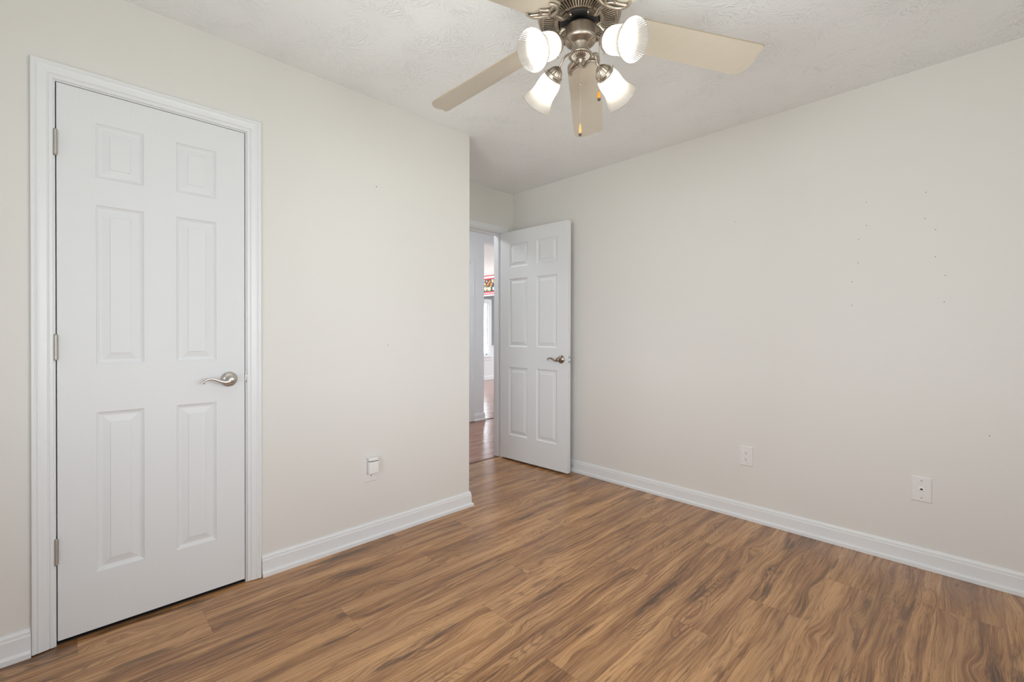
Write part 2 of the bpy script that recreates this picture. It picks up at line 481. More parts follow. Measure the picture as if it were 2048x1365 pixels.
# closet end wall (return) and the entry wall with its doorway
wall('wall_return', [(XE, -WT, YC - WT, YC, 0, H)], M['wall'])
ye0, ye1, zh = 1.856, 2.622, 2.056          # entry door opening
wall('wall_entry', [(XE - WT, XE, -1.2, ye0 - JT, 0, H), (XE - WT, XE, ye1 + JT, D + WT, 0, H), (XE - WT, XE, ye0 - JT, ye1 + JT, zh + JT, H)], M['wall'])
holes = [[2.161, 1.833], [1.931, 1.831], [1.932, 1.71], [2.158, 1.706], [2.196, 1.645], [1.899, 1.643], [1.898, 1.519], [2.196, 1.515],
         [2.231, 1.422], [1.872, 1.421], [1.871, 1.296], [2.228, 1.296], [1.278, 1.843], [2.379, 0.683]]
def right_marks(mb):
    for x, z in holes: disc(mb, x, z, 0.0023, 'y', D - 0.0004, 1)
wall('wall_right', [(XE, XB + WT, D, D + WT, 0, H)], None, right_marks, [M['wall'], M['hole']])
# window walls behind the camera
wall('wall_side', [(XB, XB + WT, YB - WT, SY0, 0, H), (XB, XB + WT, SY1, D, 0, H), (XB, XB + WT, SY0, SY1, 0, 0.72), (XB, XB + WT, SY0, SY1, 2.08, H)], M['wall'])
wall('wall_front', [(-WT, FX0, YB - WT, YB, 0, H), (FX1, XB, YB - WT, YB, 0, H), (FX0, FX1, YB - WT, YB, 0, 0.72), (FX0, FX1, YB - WT, YB, 2.08, H)], M['wall'])
def room_window(n, boxes, panes):
    mb = MB()
    for bx in boxes: mb.box(*bx)
    o = struct(mb.build('window_%d' % n, M['trim'], bevel=0.002))
    mg = MB()
    for bx in panes: mg.box(*bx)
    mg.build('pane', M['glass'], o)
room_window(1, [(FX0, FX1, YB - 0.08, YB - 0.04, 0.72, 0.77), (FX0, FX1, YB - 0.08, YB - 0.04, 2.03, 2.08), (FX0, FX0 + 0.05, YB - 0.08, YB - 0.04, 0.77, 2.03),
                (FX1 - 0.05, FX1, YB - 0.08, YB - 0.04, 0.77, 2.03), ((FX0 + FX1) / 2 - 0.025, (FX0 + FX1) / 2 + 0.025, YB - 0.08, YB - 0.04, 0.77, 2.03), (FX0 + 0.05, FX1 - 0.05, YB - 0.075, YB - 0.045, 1.38, 1.42),
                (FX0 - 0.06, FX1 + 0.06, YB - 0.04, YB + 0.03, 0.70, 0.72), (FX0 - 0.07, FX0, YB, YB + 0.015, 0.70, 2.08), (FX1, FX1 + 0.07, YB, YB + 0.015, 0.70, 2.08), (FX0 - 0.07, FX1 + 0.07, YB, YB + 0.015, 2.08, 2.15)],
            [(FX0 + 0.05, FX1 - 0.05, YB - 0.062, YB - 0.058, 0.77, 2.03)])
room_window(2, [(XB + 0.04, XB + 0.08, SY0, SY1, 0.72, 0.77), (XB + 0.04, XB + 0.08, SY0, SY1, 2.03, 2.08), (XB + 0.04, XB + 0.08, SY0, SY0 + 0.05, 0.77, 2.03),
                (XB + 0.04, XB + 0.08, SY1 - 0.05, SY1, 0.77, 2.03), (XB + 0.045, XB + 0.075, SY0 + 0.05, SY1 - 0.05, 1.38, 1.42), (XB - 0.03, XB + 0.04, SY0 - 0.06, SY1 + 0.06, 0.70, 0.72),
                (XB - 0.015, XB, SY0 - 0.07, SY0, 0.70, 2.08), (XB - 0.015, XB, SY1, SY1 + 0.07, 0.70, 2.08), (XB - 0.015, XB, SY0 - 0.07, SY1 + 0.07, 2.08, 2.15)],
            [(XB + 0.058, XB + 0.062, SY0 + 0.05, SY1 - 0.05, 0.77, 2.03)])
# closet interior back is the entry wall; closet far end
wall('wall_closet_end', [(XE, -WT, YB - WT, YB, 0, H)], M['wall'])

# hall, living room and dining end beyond the doorway
XH = -2.18; YH = 3.68; XF = -5.95; YBD = 6.54; YL = 9.5
def hallwall_boxes():
    return [(XH - 0.11, XH, -1.2, 2.55, 0, H), (XH - 0.11, XH, 3.43, YH, 0, H), (XH - 0.11, XH, 2.55, 3.43, 2.03, H), (XH - 0.11, XH, YH, YL, 2.335, H)]
wall('wall_hall', hallwall_boxes(), M['hallwall'])
wall('wall_hall_inner', [(XE - WT - 0.02, XE - WT, -1.2, ye0 - JT, 0, H), (XE - WT - 0.02, XE - WT, ye1 + JT, YL, 0, H), (XE - WT - 0.02, XE - WT, ye0 - JT, ye1 + JT, zh + JT, H)], M['hallwall'])
wall('wall_living_back', [(XF, XH - 0.11, YH - 0.11, YH, 0, H)], M['hallwall'])
# far dining wall: white below the chair rail, grey above
w0, w1, wz0, wz1 = 6.66, 7.065, 0.60, 1.86
wall('wall_dining', [(XF - 0.12, XF, YH - 0.11, 4.2, 0, 0.82), (XF - 0.12, XF, 4.2, 6.2, 0, 0.45), (XF - 0.12, XF, 6.2, w0, 0, 0.82), (XF - 0.12, XF, w1, YL, 0, 0.82), (XF - 0.12, XF, w0, w1, 0, wz0)], M['hallwall'])
wall('wall_dining_upper', [(XF - 0.12, XF, YH - 0.11, 4.2, 0.82, H), (XF - 0.12, XF, 4.2, 6.2, 2.15, H), (XF - 0.12, XF, 6.2, w0, 0.82, H), (XF - 0.12, XF, w1, YL, 0.82, H), (XF - 0.12, XF, w0, w1, wz1, H)], M['greywall'])
wall('wall_far', [(XF, -5.0, YL, YL + 0.12, 0, H), (-1.8, XE - WT, YL, YL + 0.12, 0, H), (-5.0, -1.8, YL, YL + 0.12, 2.3, H)], M['hallwall'])
wall('wall_hall_end', [(XH, XE - WT, -1.32, -1.2, 0, H)], M['hallwall'])
# added unseen lamp that brightens hall and jamb, hidden beyond the door head
hl = empty('hall_added_light', (-1.45, 2.30, H))
tag(hl, 'added unseen lamp with a round white diffuser, lighting the hallway outside the bedroom', 'added light')
mb = MB(); mb.lathe([(0.15, 0), (0.152, -0.02), (0.14, -0.03), (0.135, -0.03)], (0, 0, 0), (0, 0, 1), 40); mb.build('rim', M['trim'], hl)
mb = MB(); mb.lathe([(0.137, -0.025), (0.125, -0.05), (0.09, -0.07), (0.04, -0.08), (0.0, -0.082)], (0, 0, 0), (0, 0, 1), 40); mb.build('diffuser', M['hall_added_glow'], hl)
# header beam that carries the wallpaper border
wall('wall_header', [(XF, XH - 0.11, YBD, YBD + 0.10, 1.985, H)], M['greywall'])

# ------------------------------------------------------------------ ceiling and floors
mb = MB(); mb.box(XF - 0.2, XB + 0.2, -1.4, YL + 0.2, H, H + 0.12); struct(mb.build('ceiling', M['ceiling']))

def planks(name, x0, x1, y0, y1, wd, ln, off, joints, mat, z=0.0):
    me = bpy.data.meshes.new(name); vs = []; fs = []; uvs = []; rnds = []
    k0 = math.floor((x0 - off) / wd); k1 = math.ceil((x1 - off) / wd)
    rg = random.Random(11)
    for k in range(k0, k1):
        a = off + k * wd; b_ = a + wd
        ja = joints.get(k, rg.random() * ln)
        n0 = math.floor((y0 - ja) / ln); n1 = math.ceil((y1 - ja) / ln)
        for n in range(n0, n1):
            c = ja + n * ln; d = c + ln
            rv = (rg.random(), rg.random(), rg.random())
            ca, cb, cc, cd_ = max(a, x0), min(b_, x1), max(c, y0), min(d, y1)
            i = len(vs)
            vs += [(ca, cc, z), (cb, cc, z), (cb, cd_, z), (ca, cd_, z)]; fs.append((i, i + 1, i + 2, i + 3))
            uvs += [(cc - c, ca - a), (cc - c, cb - a), (cd_ - c, cb - a), (cd_ - c, ca - a)]
            rnds += [rv] * 4
    nt_ = len(vs)
    # underside so that the floor has thickness
    vs += [(x0, y0, z - 0.05), (x1, y0, z - 0.05), (x1, y1, z - 0.05), (x0, y1, z - 0.05), (x0, y0, z), (x1, y0, z), (x1, y1, z), (x0, y1, z)]
    for q in ((3, 2, 1, 0), (0, 1, 5, 4), (1, 2, 6, 5), (2, 3, 7, 6), (3, 0, 4, 7)):
        fs.append(tuple(nt_ + i for i in q)); uvs += [(0.5, 0.05)] * 4; rnds += [(0.5, 0.5, 0.5)] * 4
    me.from_pydata(vs, [], fs)
    ul = me.uv_layers.new(name='plank')
    for i, q in enumerate(uvs): ul.data[i].uv = q
    ca_ = me.attributes.new('rnd', 'FLOAT_VECTOR', 'CORNER')
    for i, q in enumerate(rnds): ca_.data[i].vector = q
    me.materials.append(mat)
    o = bpy.data.objects.new(name, me); C.objects.link(o)
    return struct(o)
XT = -0.752
mb = MB(); mb.box(XE, -0.010, j0 + 0.001, j1 - 0.001, -0.01, 0.0035); mb.box(XE, -0.028, YB, YC - WT, -0.01, 0.0034); struct(mb.build('floor_closet', plain('closet_floor_shade', (0.030, 0.027, 0.025), 0.98, 0.02)))  # near-black closet floor and strip under the door, shade put into its colour
jn = {0: 0.174, 1: 1.09, 2: 0.587, 3: 0.05, 4: 1.028, 5: 0.45, 6: 0.98, 7: 1.513, 8: 0.59, 9: 1.02, 10: 0.15}
planks('floor', XT, XB, YB, D, 0.192, 1.29, 0.117, jn, M['floor'])
planks('floor_hall', XF, XT - 0.001, -1.2, YL, 0.083, 0.9, 0.0, {}, M['hallfloor'], -0.002)
mb = MB(); mb.box(-40, 40, -40, 60, -0.75, -0.70); struct(mb.build('ground', M['lawn']))
# threshold strip under the entry door, dark seam in the hall floor
mb = MB(); mb.prof2([[Vector((XT + dx, y, dz)) for dx, dz in ((-0.022, -0.001), (-0.016, 0.004), (0.010, 0.004), (0.016, 0.0005), (0.016, -0.004), (-0.022, -0.004))] for y in (ye0, ye1)])
struct(mb.build('trim_9', plain('threshold_wood', (0.16, 0.06, 0.035), 0.22)))
mb = MB(); mb.box(XH - 0.015, XH + 0.012, YH + 0.03, YL, -0.003, 0.001)
struct(mb.build('trim_10', plain('seam_wood', (0.03, 0.02, 0.018), 0.95, 0.05)))

# ------------------------------------------------------------------ trim
CAS = [(0, 0), (0, 0.008), (0.003, 0.0105), (0.010, 0.0110), (0.013, 0.0085), (0.017, 0.0125), (0.034, 0.0145), (0.040, 0.0165), (0.045, 0.0140), (0.049, 0.0170), (0.055, 0.0170), (0.057, 0.015), (0.057, 0)]
def casing(name, y0, y1, z1, x, sgn, bottom=0.0, widths=None):
    """door casing around an opening in a wall X = x; profile grows along sgn*X"""
    mb = MB(); c = widths or CAS
    def ring(fn): return [Vector(fn(h, d)) for h, d in c]
    rows = [ring(lambda h, d: (x + sgn * d, y0 - h, bottom)), ring(lambda h, d: (x + sgn * d, y0 - h, z1 + h)),
            ring(lambda h, d: (x + sgn * d, y1 + h, z1 + h)), ring(lambda h, d: (x + sgn * d, y1 + h, bottom))]
    mb.prof2(rows)
    return struct(mb.build(name, M['trim']))
casing('trim_1', j0 - 0.0045, j1 + 0.0045, jz + 0.0045, 0.0, 1, 0.004)
casing('trim_2', ye0 - 0.005, ye1 + 0.013, zh + 0.005, XE, 1, 0.002, [(h * 0.95, d * 0.9) for h, d in CAS])
casing('trim_3', ye0 - 0.005, ye1 + 0.005, zh + 0.005, XE - WT - 0.02, -1, 0.0)
casing('trim_4', 2.55, 3.445, 2.035, XH, 1, 0.008)
# jambs
def jamb(name, xa, xb, y0, y1, z1, stop):
    mb = MB()
    mb.box(xa, xb, y0 - JT, y0, 0, z1 + JT); mb.box(xa, xb, y1, y1 + JT, 0, z1 + JT); mb.box(xa, xb, y0, y1, z1, z1 + JT)
    mb.box(stop[0], stop[1], y0, y0 + 0.011, 0, z1); mb.box(stop[0], stop[1], y1 - 0.011, y1, 0, z1); mb.box(stop[0], stop[1], y0 + 0.011, y1 - 0.011, z1 - 0.011, z1)
    return struct(mb.build(name, M['trim']))
jamb('trim_5', -WT, 0.0005, j0, j1, jz, (-0.072, -0.038))
jamb('trim_6', XE - WT - 0.02, XE + 0.0005, ye0, ye1, zh, (XE - 0.075, XE - 0.040))

BB = [(0.0, 0), (0.0, 0.024), (0.017, 0.0235), (0.021, 0.0165), (0.024, 0.0128), (0.074, 0.0125), (0.077, 0.0105), (0.083, 0.0098), (0.087, 0.0100), (0.094, 0.0050), (0.098, 0.0040), (0.098, 0)]
def base(name, runs, extra=None, mats=None):
    mb = MB()
    for rows in runs: mb.prof2(rows)
    if extra: extra(mb)
    return struct(mb.build(name, mats or M['trim']))
def bbrow(x, y, nx, ny, miter=(0, 0)):
    return [Vector((x + nx * d + miter[0] * d, y + ny * d + miter[1] * d, h + 0.001)) for h, d in BB]
base('baseboard_left', [[bbrow(0, j1 + 0.066, 1, 0), bbrow(0, YC, 1, 0, (0, 1)), bbrow(XE, YC, 0, 1)],
                        [bbrow(0, YB, 1, 0), bbrow(0, j0 - 0.0625, 1, 0)]])
def stophole(mb):
    disc(mb, 0.012, 0.048, 0.006, 'y', D - 0.0129, 1, 12)
base('baseboard_right', [[bbrow(XE, D, 0, -1), bbrow(XB, D, 0, -1)]], stophole, [M['trim'], M['hole']])
base('baseboard_entry', [[bbrow(XE, YC, 1, 0), bbrow(XE, ye0 - 0.062, 1, 0)]])
base('baseboard_side', [[bbrow(XB, YB, -1, 0), bbrow(XB, D, -1, 0)]])
base('baseboard_front', [[bbrow(0, YB, 0, 1), bbrow(XB, YB, 0, 1)]])
base('baseboard_hall', [[bbrow(XH, 3.503, 1, 0), bbrow(XH, YH, 1, 0, (0, 1)), bbrow(XH - 0.11, YH, 0, 1)]])
base('baseboard_dining', [[bbrow(XF, YH, 1, 0), bbrow(XF, YL, 1, 0)]])
# chair rail on the dining wall
mb = MB(); mb.prof2([[Vector((XF + d, y, 0.79 + h)) for h, d in ((0, 0), (0, 0.008), (0.02, 0.012), (0.03, 0.024), (0.045, 0.026), (0.05, 0))] for y in (w1 + 0.105, YL)])
mb.prof2([[Vector((XF + d, y, 0.79 + h)) for h, d in ((0, 0), (0, 0.008), (0.02, 0.012), (0.03, 0.024), (0.045, 0.026), (0.05, 0))] for y in (YH, w0 - 0.105)])
struct(mb.build('trim_7', M['trim']))

# ------------------------------------------------------------------ dining window with blind
mb = MB()
cw = 0.10
mb.box(XF, XF + 0.02, w0 - cw, w0, wz0 - 0.02, wz1 + cw); mb.box(XF, XF + 0.02, w1, w1 + cw, wz0 - 0.02, wz1 + cw)
mb.box(XF, XF + 0.02, w0, w1, wz1, wz1 + cw)
mb.box(XF - 0.02, XF + 0.06, w0 - cw - 0.03, w1 + cw + 0.03, wz0 - 0.045, wz0 - 0.02)
mb.box(XF, XF + 0.018, w0 - cw, w1 + cw, wz0 - 0.12, wz0 - 0.045)
for (a, b_, c, d) in ((w0, w0 + 0.03, wz0, wz1), (w1 - 0.03, w1, wz0, wz1), (w0, w1, wz0 - 0.02, wz0 + 0.03), (w0, w1, wz1 - 0.03, wz1), (w0, w1, 1.20, 1.235)):
    mb.box(XF - 0.09, XF - 0.05, a, b_, c, d)
wn = struct(mb.build('window_3', M['trim'], bevel=0.003))
mb = MB(); mb.box(XF - 0.072, XF - 0.068, w0 + 0.02, w1 - 0.02, wz0 + 0.02, wz1 - 0.02); mb.build('pane', M['glass'], wn)
bl = empty('window_blind', (XF - 0.02, (w0 + w1) / 2, wz1))
tag(bl, 'white slatted blind in the narrow dining window seen through the doorway', 'blind')
mb = MB(); hw = (w1 - w0) / 2 - 0.012
mb.box(-0.018, 0.018, -hw, hw, -0.035, -0.002); mb.build('headrail', M['blind'], bl)
mb = MB(); z = -0.05
while z > -(wz1 - wz0) + 0.05:
    c, s_ = 0.010, 0.0075
    mb.prof2([[Vector((-c, y, z - s_)), Vector((c, y, z + s_)), Vector((c, y, z + s_ + 0.0012)), Vector((-c, y, z - s_ + 0.0012))] for y in (-hw, hw)])
    z -= 0.022
so = mb.build('slats', M['blind'], bl)
mb = MB(); mb.box(-0.012, 0.012, -hw, hw, z - 0.004, z + 0.012); mb.build('bottom_rail', M['blind'], bl)
mb = MB()
for yy in (-hw * 0.7, hw * 0.7): mb.box(-0.001, 0.001, yy - 0.001, yy + 0.001, z, -0.03)
mb.build('cord', M['bwhite'], bl)

# wallpaper border on the header (runs along X, faces the camera, -Y)
mb = MB(); yb = YBD - 0.0015
zt, zb_ = 2.437, 1.985
xb0, xb1 = XF + 0.002, XH - 0.115
mats = [M['bwhite'], M['red'], M['pink'], M['bgreen'], M['leaf'], M['orange'], M['yellow']]
def strip(z0, z1, mi, lift=0.0): mb.face([(xb0, yb - lift, z0), (xb1, yb - lift, z0), (xb1, yb - lift, z1), (xb0, yb - lift, z1)], mi)
zz = lambda f: zb_ + (zt - zb_) * f
for f0, f1, mi in ((0, 0.05, 0), (0.05, 0.105, 1), (0.105, 0.135, 0), (0.135, 0.20, 1), (0.20, 0.80, 3), (0.80, 0.86, 1), (0.86, 0.88, 0), (0.88, 0.905, 2), (0.905, 0.93, 0), (0.93, 0.945, 2), (0.945, 0.965, 0), (0.965, 1.0, 1)):
    strip(zz(f0), zz(f1), mi)
def flower(x, z, r, mi, cm, n, lift):
    for k in range(n):
        a = 2 * PI * k / n + x * 9; px_, pz_ = x + r * 0.55 * math.cos(a), z + r * 0.55 * math.sin(a)
        mb.face([(px_ + r * 0.42 * math.cos(t), yb - lift - 0.00002 * k, pz_ + r * 0.42 * math.sin(t)) for t in [2 * PI * j / 8 for j in range(8)]], mi)
    mb.face([(x + r * 0.22 * math.cos(t), yb - lift - 0.0003, z + r * 0.22 * math.sin(t)) for t in [2 * PI * j / 8 for j in range(8)]], cm)
rg = random.Random(3)
x = xb0 + 0.05
while x < xb1 - 0.05:
    for q in range(3):
        flower(x + rg.uniform(-0.03, 0.03), zz(rg.uniform(0.24, 0.76)), rg.uniform(0.02, 0.035), rg.choice([4, 4, 6, 2]), 3, 5, 0.0004)
    x += 0.045
per = 0.42
n0 = int((xb0 + 5.30) / per) - 1
for k in range(-3, 9):
    ox = -5.30 + k * per
    for dx, f, r, mi, cm in ((0.0, 0.70, 0.034, 5, 6), (-0.065, 0.55, 0.036, 5, 6), (0.06, 0.56, 0.036, 5, 6), (0.0, 0.33, 0.046, 0, 5), (-0.15, 0.36, 0.048, 2, 3), (-0.10, 0.72, 0.026, 2, 1), (0.09, 0.74, 0.026, 0, 1), (0.13, 0.33, 0.038, 0, 3), (0.17, 0.62, 0.034, 0, 6)):
        X_ = ox + dx
        if xb0 + 0.06 < X_ < xb1 - 0.06: flower(X_, zz(f), r, mi, cm, 5, 0.0012)
bo = mb.build('trim_8', mats, recalc=False); struct(bo)

# ------------------------------------------------------------------ six-panel doors
def panel_door(W, Hd, T, rects, side=1):
    """leaf in local X (0..W), Z (0..Hd), visible face at y=0 looking to -y, thickness to +y"""
    mb = MB()
    xs = sorted(set([0, W] + [r[0] for r in rects] + [r[1] for r in rects]))
    zs = sorted(set([0, Hd] + [r[2] for r in rects] + [r[3] for r in rects]))
    prof = [(0, 0), (0.0025, 0.0035), (0.0035, 0.0036), (0.006, 0.0055), (0.0105, 0.0082), (0.0155, 0.0092), (0.0175, 0.0090), (0.0400, 0.0036), (0.0408, 0.0014), (0.0415, 0.0012)]
    for (yf, sg) in ((0.0, 1), (T, -1)):
        for i in range(len(xs) - 1):
            for j in range(len(zs) - 1):
                inside = any(abs(r[0] - xs[i]) < 1e-6 and abs(r[1] - xs[i + 1]) < 1e-6 and abs(r[2] - zs[j]) < 1e-6 and abs(r[3] - zs[j + 1]) < 1e-6 for r in rects)
                if not inside:
                    mb.face([(xs[i], yf, zs[j]), (xs[i + 1], yf, zs[j]), (xs[i + 1], yf, zs[j + 1]), (xs[i], yf, zs[j + 1])])
        for (a, b_, c, d) in rects:
            rows = [[(a + o, yf + sg * dp, c + o), (b_ - o, yf + sg * dp, c + o), (b_ - o, yf + sg * dp, d - o), (a + o, yf + sg * dp, d - o)] for o, dp in prof]
            mb.grid(rows, closed_u=True, sm=False)
            mb.face(rows[-1])
    mb.face([(0, 0, 0), (0, T, 0), (0, T, Hd), (0, 0, Hd)]); mb.face([(W, 0, 0), (W, T, 0), (W, T, Hd), (W, 0, Hd)])
    mb.face([(0, 0, 0), (W, 0, 0), (W, T, 0), (0, T, 0)]); mb.face([(0, 0, Hd), (W, 0, Hd), (W, T, Hd), (0, T, Hd)])
    return mb
ZP = [(0.2155, 0.8225), (1.0060, 1.6105), (1.7130, 1.9200)]

def lever(parent, loc, sgn, mat, out=-1):
    """lever handle; local frame: door face at y=0, outwards = out*y; lever runs along sgn*x"""
    e = MB(); x0, y0, z0 = loc
    e.lathe([(0.0335, 0.0), (0.0335, 0.002), (0.0315, 0.006), (0.027, 0.010), (0.020, 0.0125), (0.0145, 0.014), (0.0125, 0.018), (0.0115, 0.030), (0.0125, 0.040), (0.0150, 0.044), (0.0165, 0.050), (0.0150, 0.056), (0.010, 0.059), (0.0, 0.060)], loc, (0, out, 0), 40)
    o = e.build('rosette', mat, parent)
    P = [(0.0, -0.002), (0.012, -0.007), (0.026, -0.008), (0.045, -0.002), (0.062, 0.006), (0.078, 0.0095), (0.092, 0.007), (0.101, 0.000), (0.103, -0.007), (0.098, -0.010)]
    pts = smooth_path([(x0 + sgn * px_, y0 + out * (0.050 - 0.05 * max(0, px_ - 0.03) * 0.15), z0 + pz_) for px_, pz_ in P], 5)
    rad = lerp_list([0.0125, 0.0105, 0.0085, 0.0068, 0.0058, 0.0050, 0.0045, 0.0038, 0.0030, 0.0022], len(pts))
    e = MB(); e.tube(pts, rad, 14, up=(0, 1, 0), flat=0.85)
    h = e.build('door_handle', mat, parent)
    o.parent = h
    e = MB(); e.lathe([(0.0, 0.0), (0.0052, 0.0), (0.0052, 0.0022), (0.0044, 0.003), (0.0, 0.003)], (x0 + sgn * 0.002, y0 + out * 0.0585, z0), (0, out, 0), 20)
    e.build('lock_button', mat, h)
    return h

# door_1: closed closet door in the left wall (local x runs along world Y, face looks to +X)
W1 = y4 - y3
lx = lambda Y: Y - y3
r1 = [(lx(-0.1425), lx(-0.0005), a, b_) for a, b_ in ZP] + [(lx(0.1045), lx(0.2465), a, b_) for a, b_ in ZP]
d1 = panel_door(W1, zd - 0.0165, 0.035, r1).build('door_1', M['door'])
d1.location = (0.0, y3, 0.0165); d1.rotation_euler = (0, 0, PI / 2)   # local x -> +Y, local +y -> -X
struct(d1)
lever(d1, (lx(0.2945), 0, 0.935 - 0.0165), -1, M['nickel'])
for hz in (1.832, 1.089, 0.344):
    mb = MB(); zc = hz - 0.0165
    pr = [(0.0, 0.0)]
    for k in range(5):
        z0 = k * 0.0178
        pr += [(0.0060, z0), (0.0064, z0 + 0.0003), (0.0064, z0 + 0.0173), (0.0060, z0 + 0.0176)]
    pr += [(0.0, 0.0890)]
    mb.lathe(pr, (-0.0030, -0.0052, zc - 0.0445), (0, 0, 1), 20, sm=False)
    mb.lathe([(0, -0.003), (0.004, -0.002), (0.005, 0), (0.005, 0.001), (0, 0.001)], (-0.003, -0.0052, zc - 0.0455), (0, 0, 1), 16)
    mb.lathe([(0, -0.001), (0.005, -0.001), (0.005, 0.0), (0.004, 0.002), (0, 0.003)], (-0.003, -0.0052, zc + 0.0455), (0, 0, 1), 16)
    mb.build('hinge', M['hinge'], d1)
# strike plate on the latch jamb
mb = MB()
mb.box(-0.030, 0.0025, j1 - 0.0012, j1 + 0.0006, 0.910, 0.965)
mb.tube(smooth_path([(0.001, j1 + 0.0002, 0.918), (0.0032, j1 + 0.0035, 0.925), (0.0036, j1 + 0.0042, 0.9375), (0.0032, j1 + 0.0035, 0.950), (0.001, j1 + 0.0002, 0.957)], 4), 0.0022, 8)
st = mb.build('strike_plate', M['nickel']); tag(st, 'small nickel strike plate on the closet door jamb', 'strike plate')
mb = MB(); mb.box(-0.02, -0.001, j1 - 0.0035, j1 - 0.0010, 0.925, 0.950); mb.build('latch_hole', M['black'], st)

# door_2: entry door standing open (hinged at the right jamb)
a2 = 0.0480; W2 = 0.757
r2 = [(0.108, 0.328, a, b_) for a, b_ in ZP] + [(0.427, 0.647, a, b_) for a, b_ in ZP]
d2 = panel_door(W2, 2.0345, 0.035, r2).build('door_2', M['door'])
b = d2.modifiers.new('bevel', 'BEVEL'); b.width = 0.002; b.segments = 2; b.limit_method = 'ANGLE'; b.angle_limit = math.radians(60)
d2.location = (-0.7000, 2.6000, 0.0165); d2.rotation_euler = (0, 0, a2); struct(d2)
lever(d2, (0.690, 0, 0.931 - 0.0165), -1, M['aged'])
lever(d2, (0.690, 0.035, 0.931 - 0.0165), -1, M['aged'], out=1)
mb = MB(); mb.box(W2 - 0.001, W2 + 0.0012, 0.0055, 0.0295, 0.931 - 0.0165 - 0.028, 0.931 - 0.0165 + 0.028)
lp = mb.build('latch_plate', M['nickel'], d2)
mb = MB(); zc = 0.931 - 0.0165
mb.prof2([[Vector(p) for p in ((W2, 0.010, z), (W2 + 0.010, 0.012, z), (W2 + 0.010, 0.016, z), (W2, 0.024, z))] for z in (zc - 0.008, zc + 0.008)])
mb.build('latch_bolt', M['bwhite'], lp)
for hz in (1.832, 1.089, 0.344):
    mb = MB()
    mb.lathe([(0.0, 0), (0.0062, 0), (0.0062, 0.089), (0, 0.089)], (-0.0010, 0.0405, hz - 0.061), (0, 0, 1), 16)
    mb.build('hinge', M['nickel'], d2)

# ------------------------------------------------------------------ wall plates
def plate_mesh(w_, h_, t=0.0055):
    mb = MB(); b_ = 0.004
    rows = []
    for o, d in ((0, 0), (0, 0.0018), (b_, t), (b_ + 0.002, t)):
        rows.append([(-w_ / 2 + o, -d, -h_ / 2 + o), (w_ / 2 - o, -d, -h_ / 2 + o), (w_ / 2 - o, -d, h_ / 2 - o), (-w_ / 2 + o, -d, h_ / 2 - o)])
    mb.grid(rows, closed_u=True, sm=False); mb.face(rows[-1]); mb.face(rows[0][::-1])
    return mb
def receptacle(parent, zc, t=0.0055):
    mb = MB(); pts = []
    for k in range(32):
        a = 2 * PI * k / 32; r = 0.0172
        pts.append((r * math.cos(a), max(-0.0142, min(0.0142, r * math.sin(a)))))
    rows = [[(x, -t + 0.0005, zc + z) for x, z in pts], [(x, -t - 0.0012, zc + z) for x, z in pts]]
    mb.grid(rows, closed_u=True, sm=False); mb.face(rows[-1])
    o = mb.build('receptacle', M['plastic2'], parent)
    mb = MB()
    mb.box(-0.0075, -0.0055, -t - 0.0016, -t - 0.0008, zc - 0.001, zc + 0.0075)
    mb.box(0.0055, 0.0072, -t - 0.0016, -t - 0.0008, zc + 0.0, zc + 0.0072)
    mb.lathe([(0.0, 0.0016), (0.0028, 0.0016), (0.0028, 0.0008), (0, 0.0008)], (0, -t, zc - 0.0068), (0, -1, 0), 14)
    mb.build('slots', M['black'], o)
def outlet(name, loc, rz, w_=0.0765, h_=0.122):
    e = empty(name, loc, rz)
    plate_mesh(w_, h_).build('cover_plate', M['plastic'], e)
    receptacle(e, 0.0195); receptacle(e, -0.0195)
    mb = MB(); mb.lathe([(0, 0.0015), (0.0028, 0.0012), (0.0032, 0)], (0, -0.0055, 0), (0, -1, 0), 14); mb.build('screw', M['plastic2'], e)
    return e
o1 = outlet('wall_outlet', (1.3515, D, 0.389), 0)
tag(o1, 'white duplex outlet on the right wall with both sockets empty', 'outlet')
o2 = outlet('wall_outlet', (0.0, 0.9725, 0.383), PI / 2)
tag(o2, 'white outlet on the left wall with a device plugged in', 'outlet')
e = empty('phone_jack', (2.1525, D, 0.384), 0)
tag(e, 'white phone jack wall plate low on the right wall', 'phone jack')
plate_mesh(0.0765, 0.122).build('cover_plate', M['plastic'], e)
mb = MB(); mb.lathe([(0.0135, 0), (0.0135, 0.0014), (0.012, 0.0018), (0, 0.0018)], (0, -0.0055, 0), (0, -1, 0), 28); mb.build('jack_insert', M['plastic2'], e)
mb = MB()
T = [(-0.0055, -0.0032), (0.0055, -0.0032), (0.0055, 0.001), (0.0028, 0.0038), (0.0022, 0.0058), (-0.0022, 0.0058), (-0.0028, 0.0038), (-0.0055, 0.001)]
mb.prof2([[Vector((x, -0.0072, z)) for x, z in T], [Vector((x, -0.0077, z)) for x, z in T]])
mb.build('socket_opening', M['black'], e)
for zs_ in (0.042, -0.042):
    mb = MB(); mb.lathe([(0, 0.0012), (0.0030, 0.001), (0.0034, 0)], (0, -0.0055, zs_), (0, -1, 0), 14)
    mb.build('screw', M['nickel'], e)
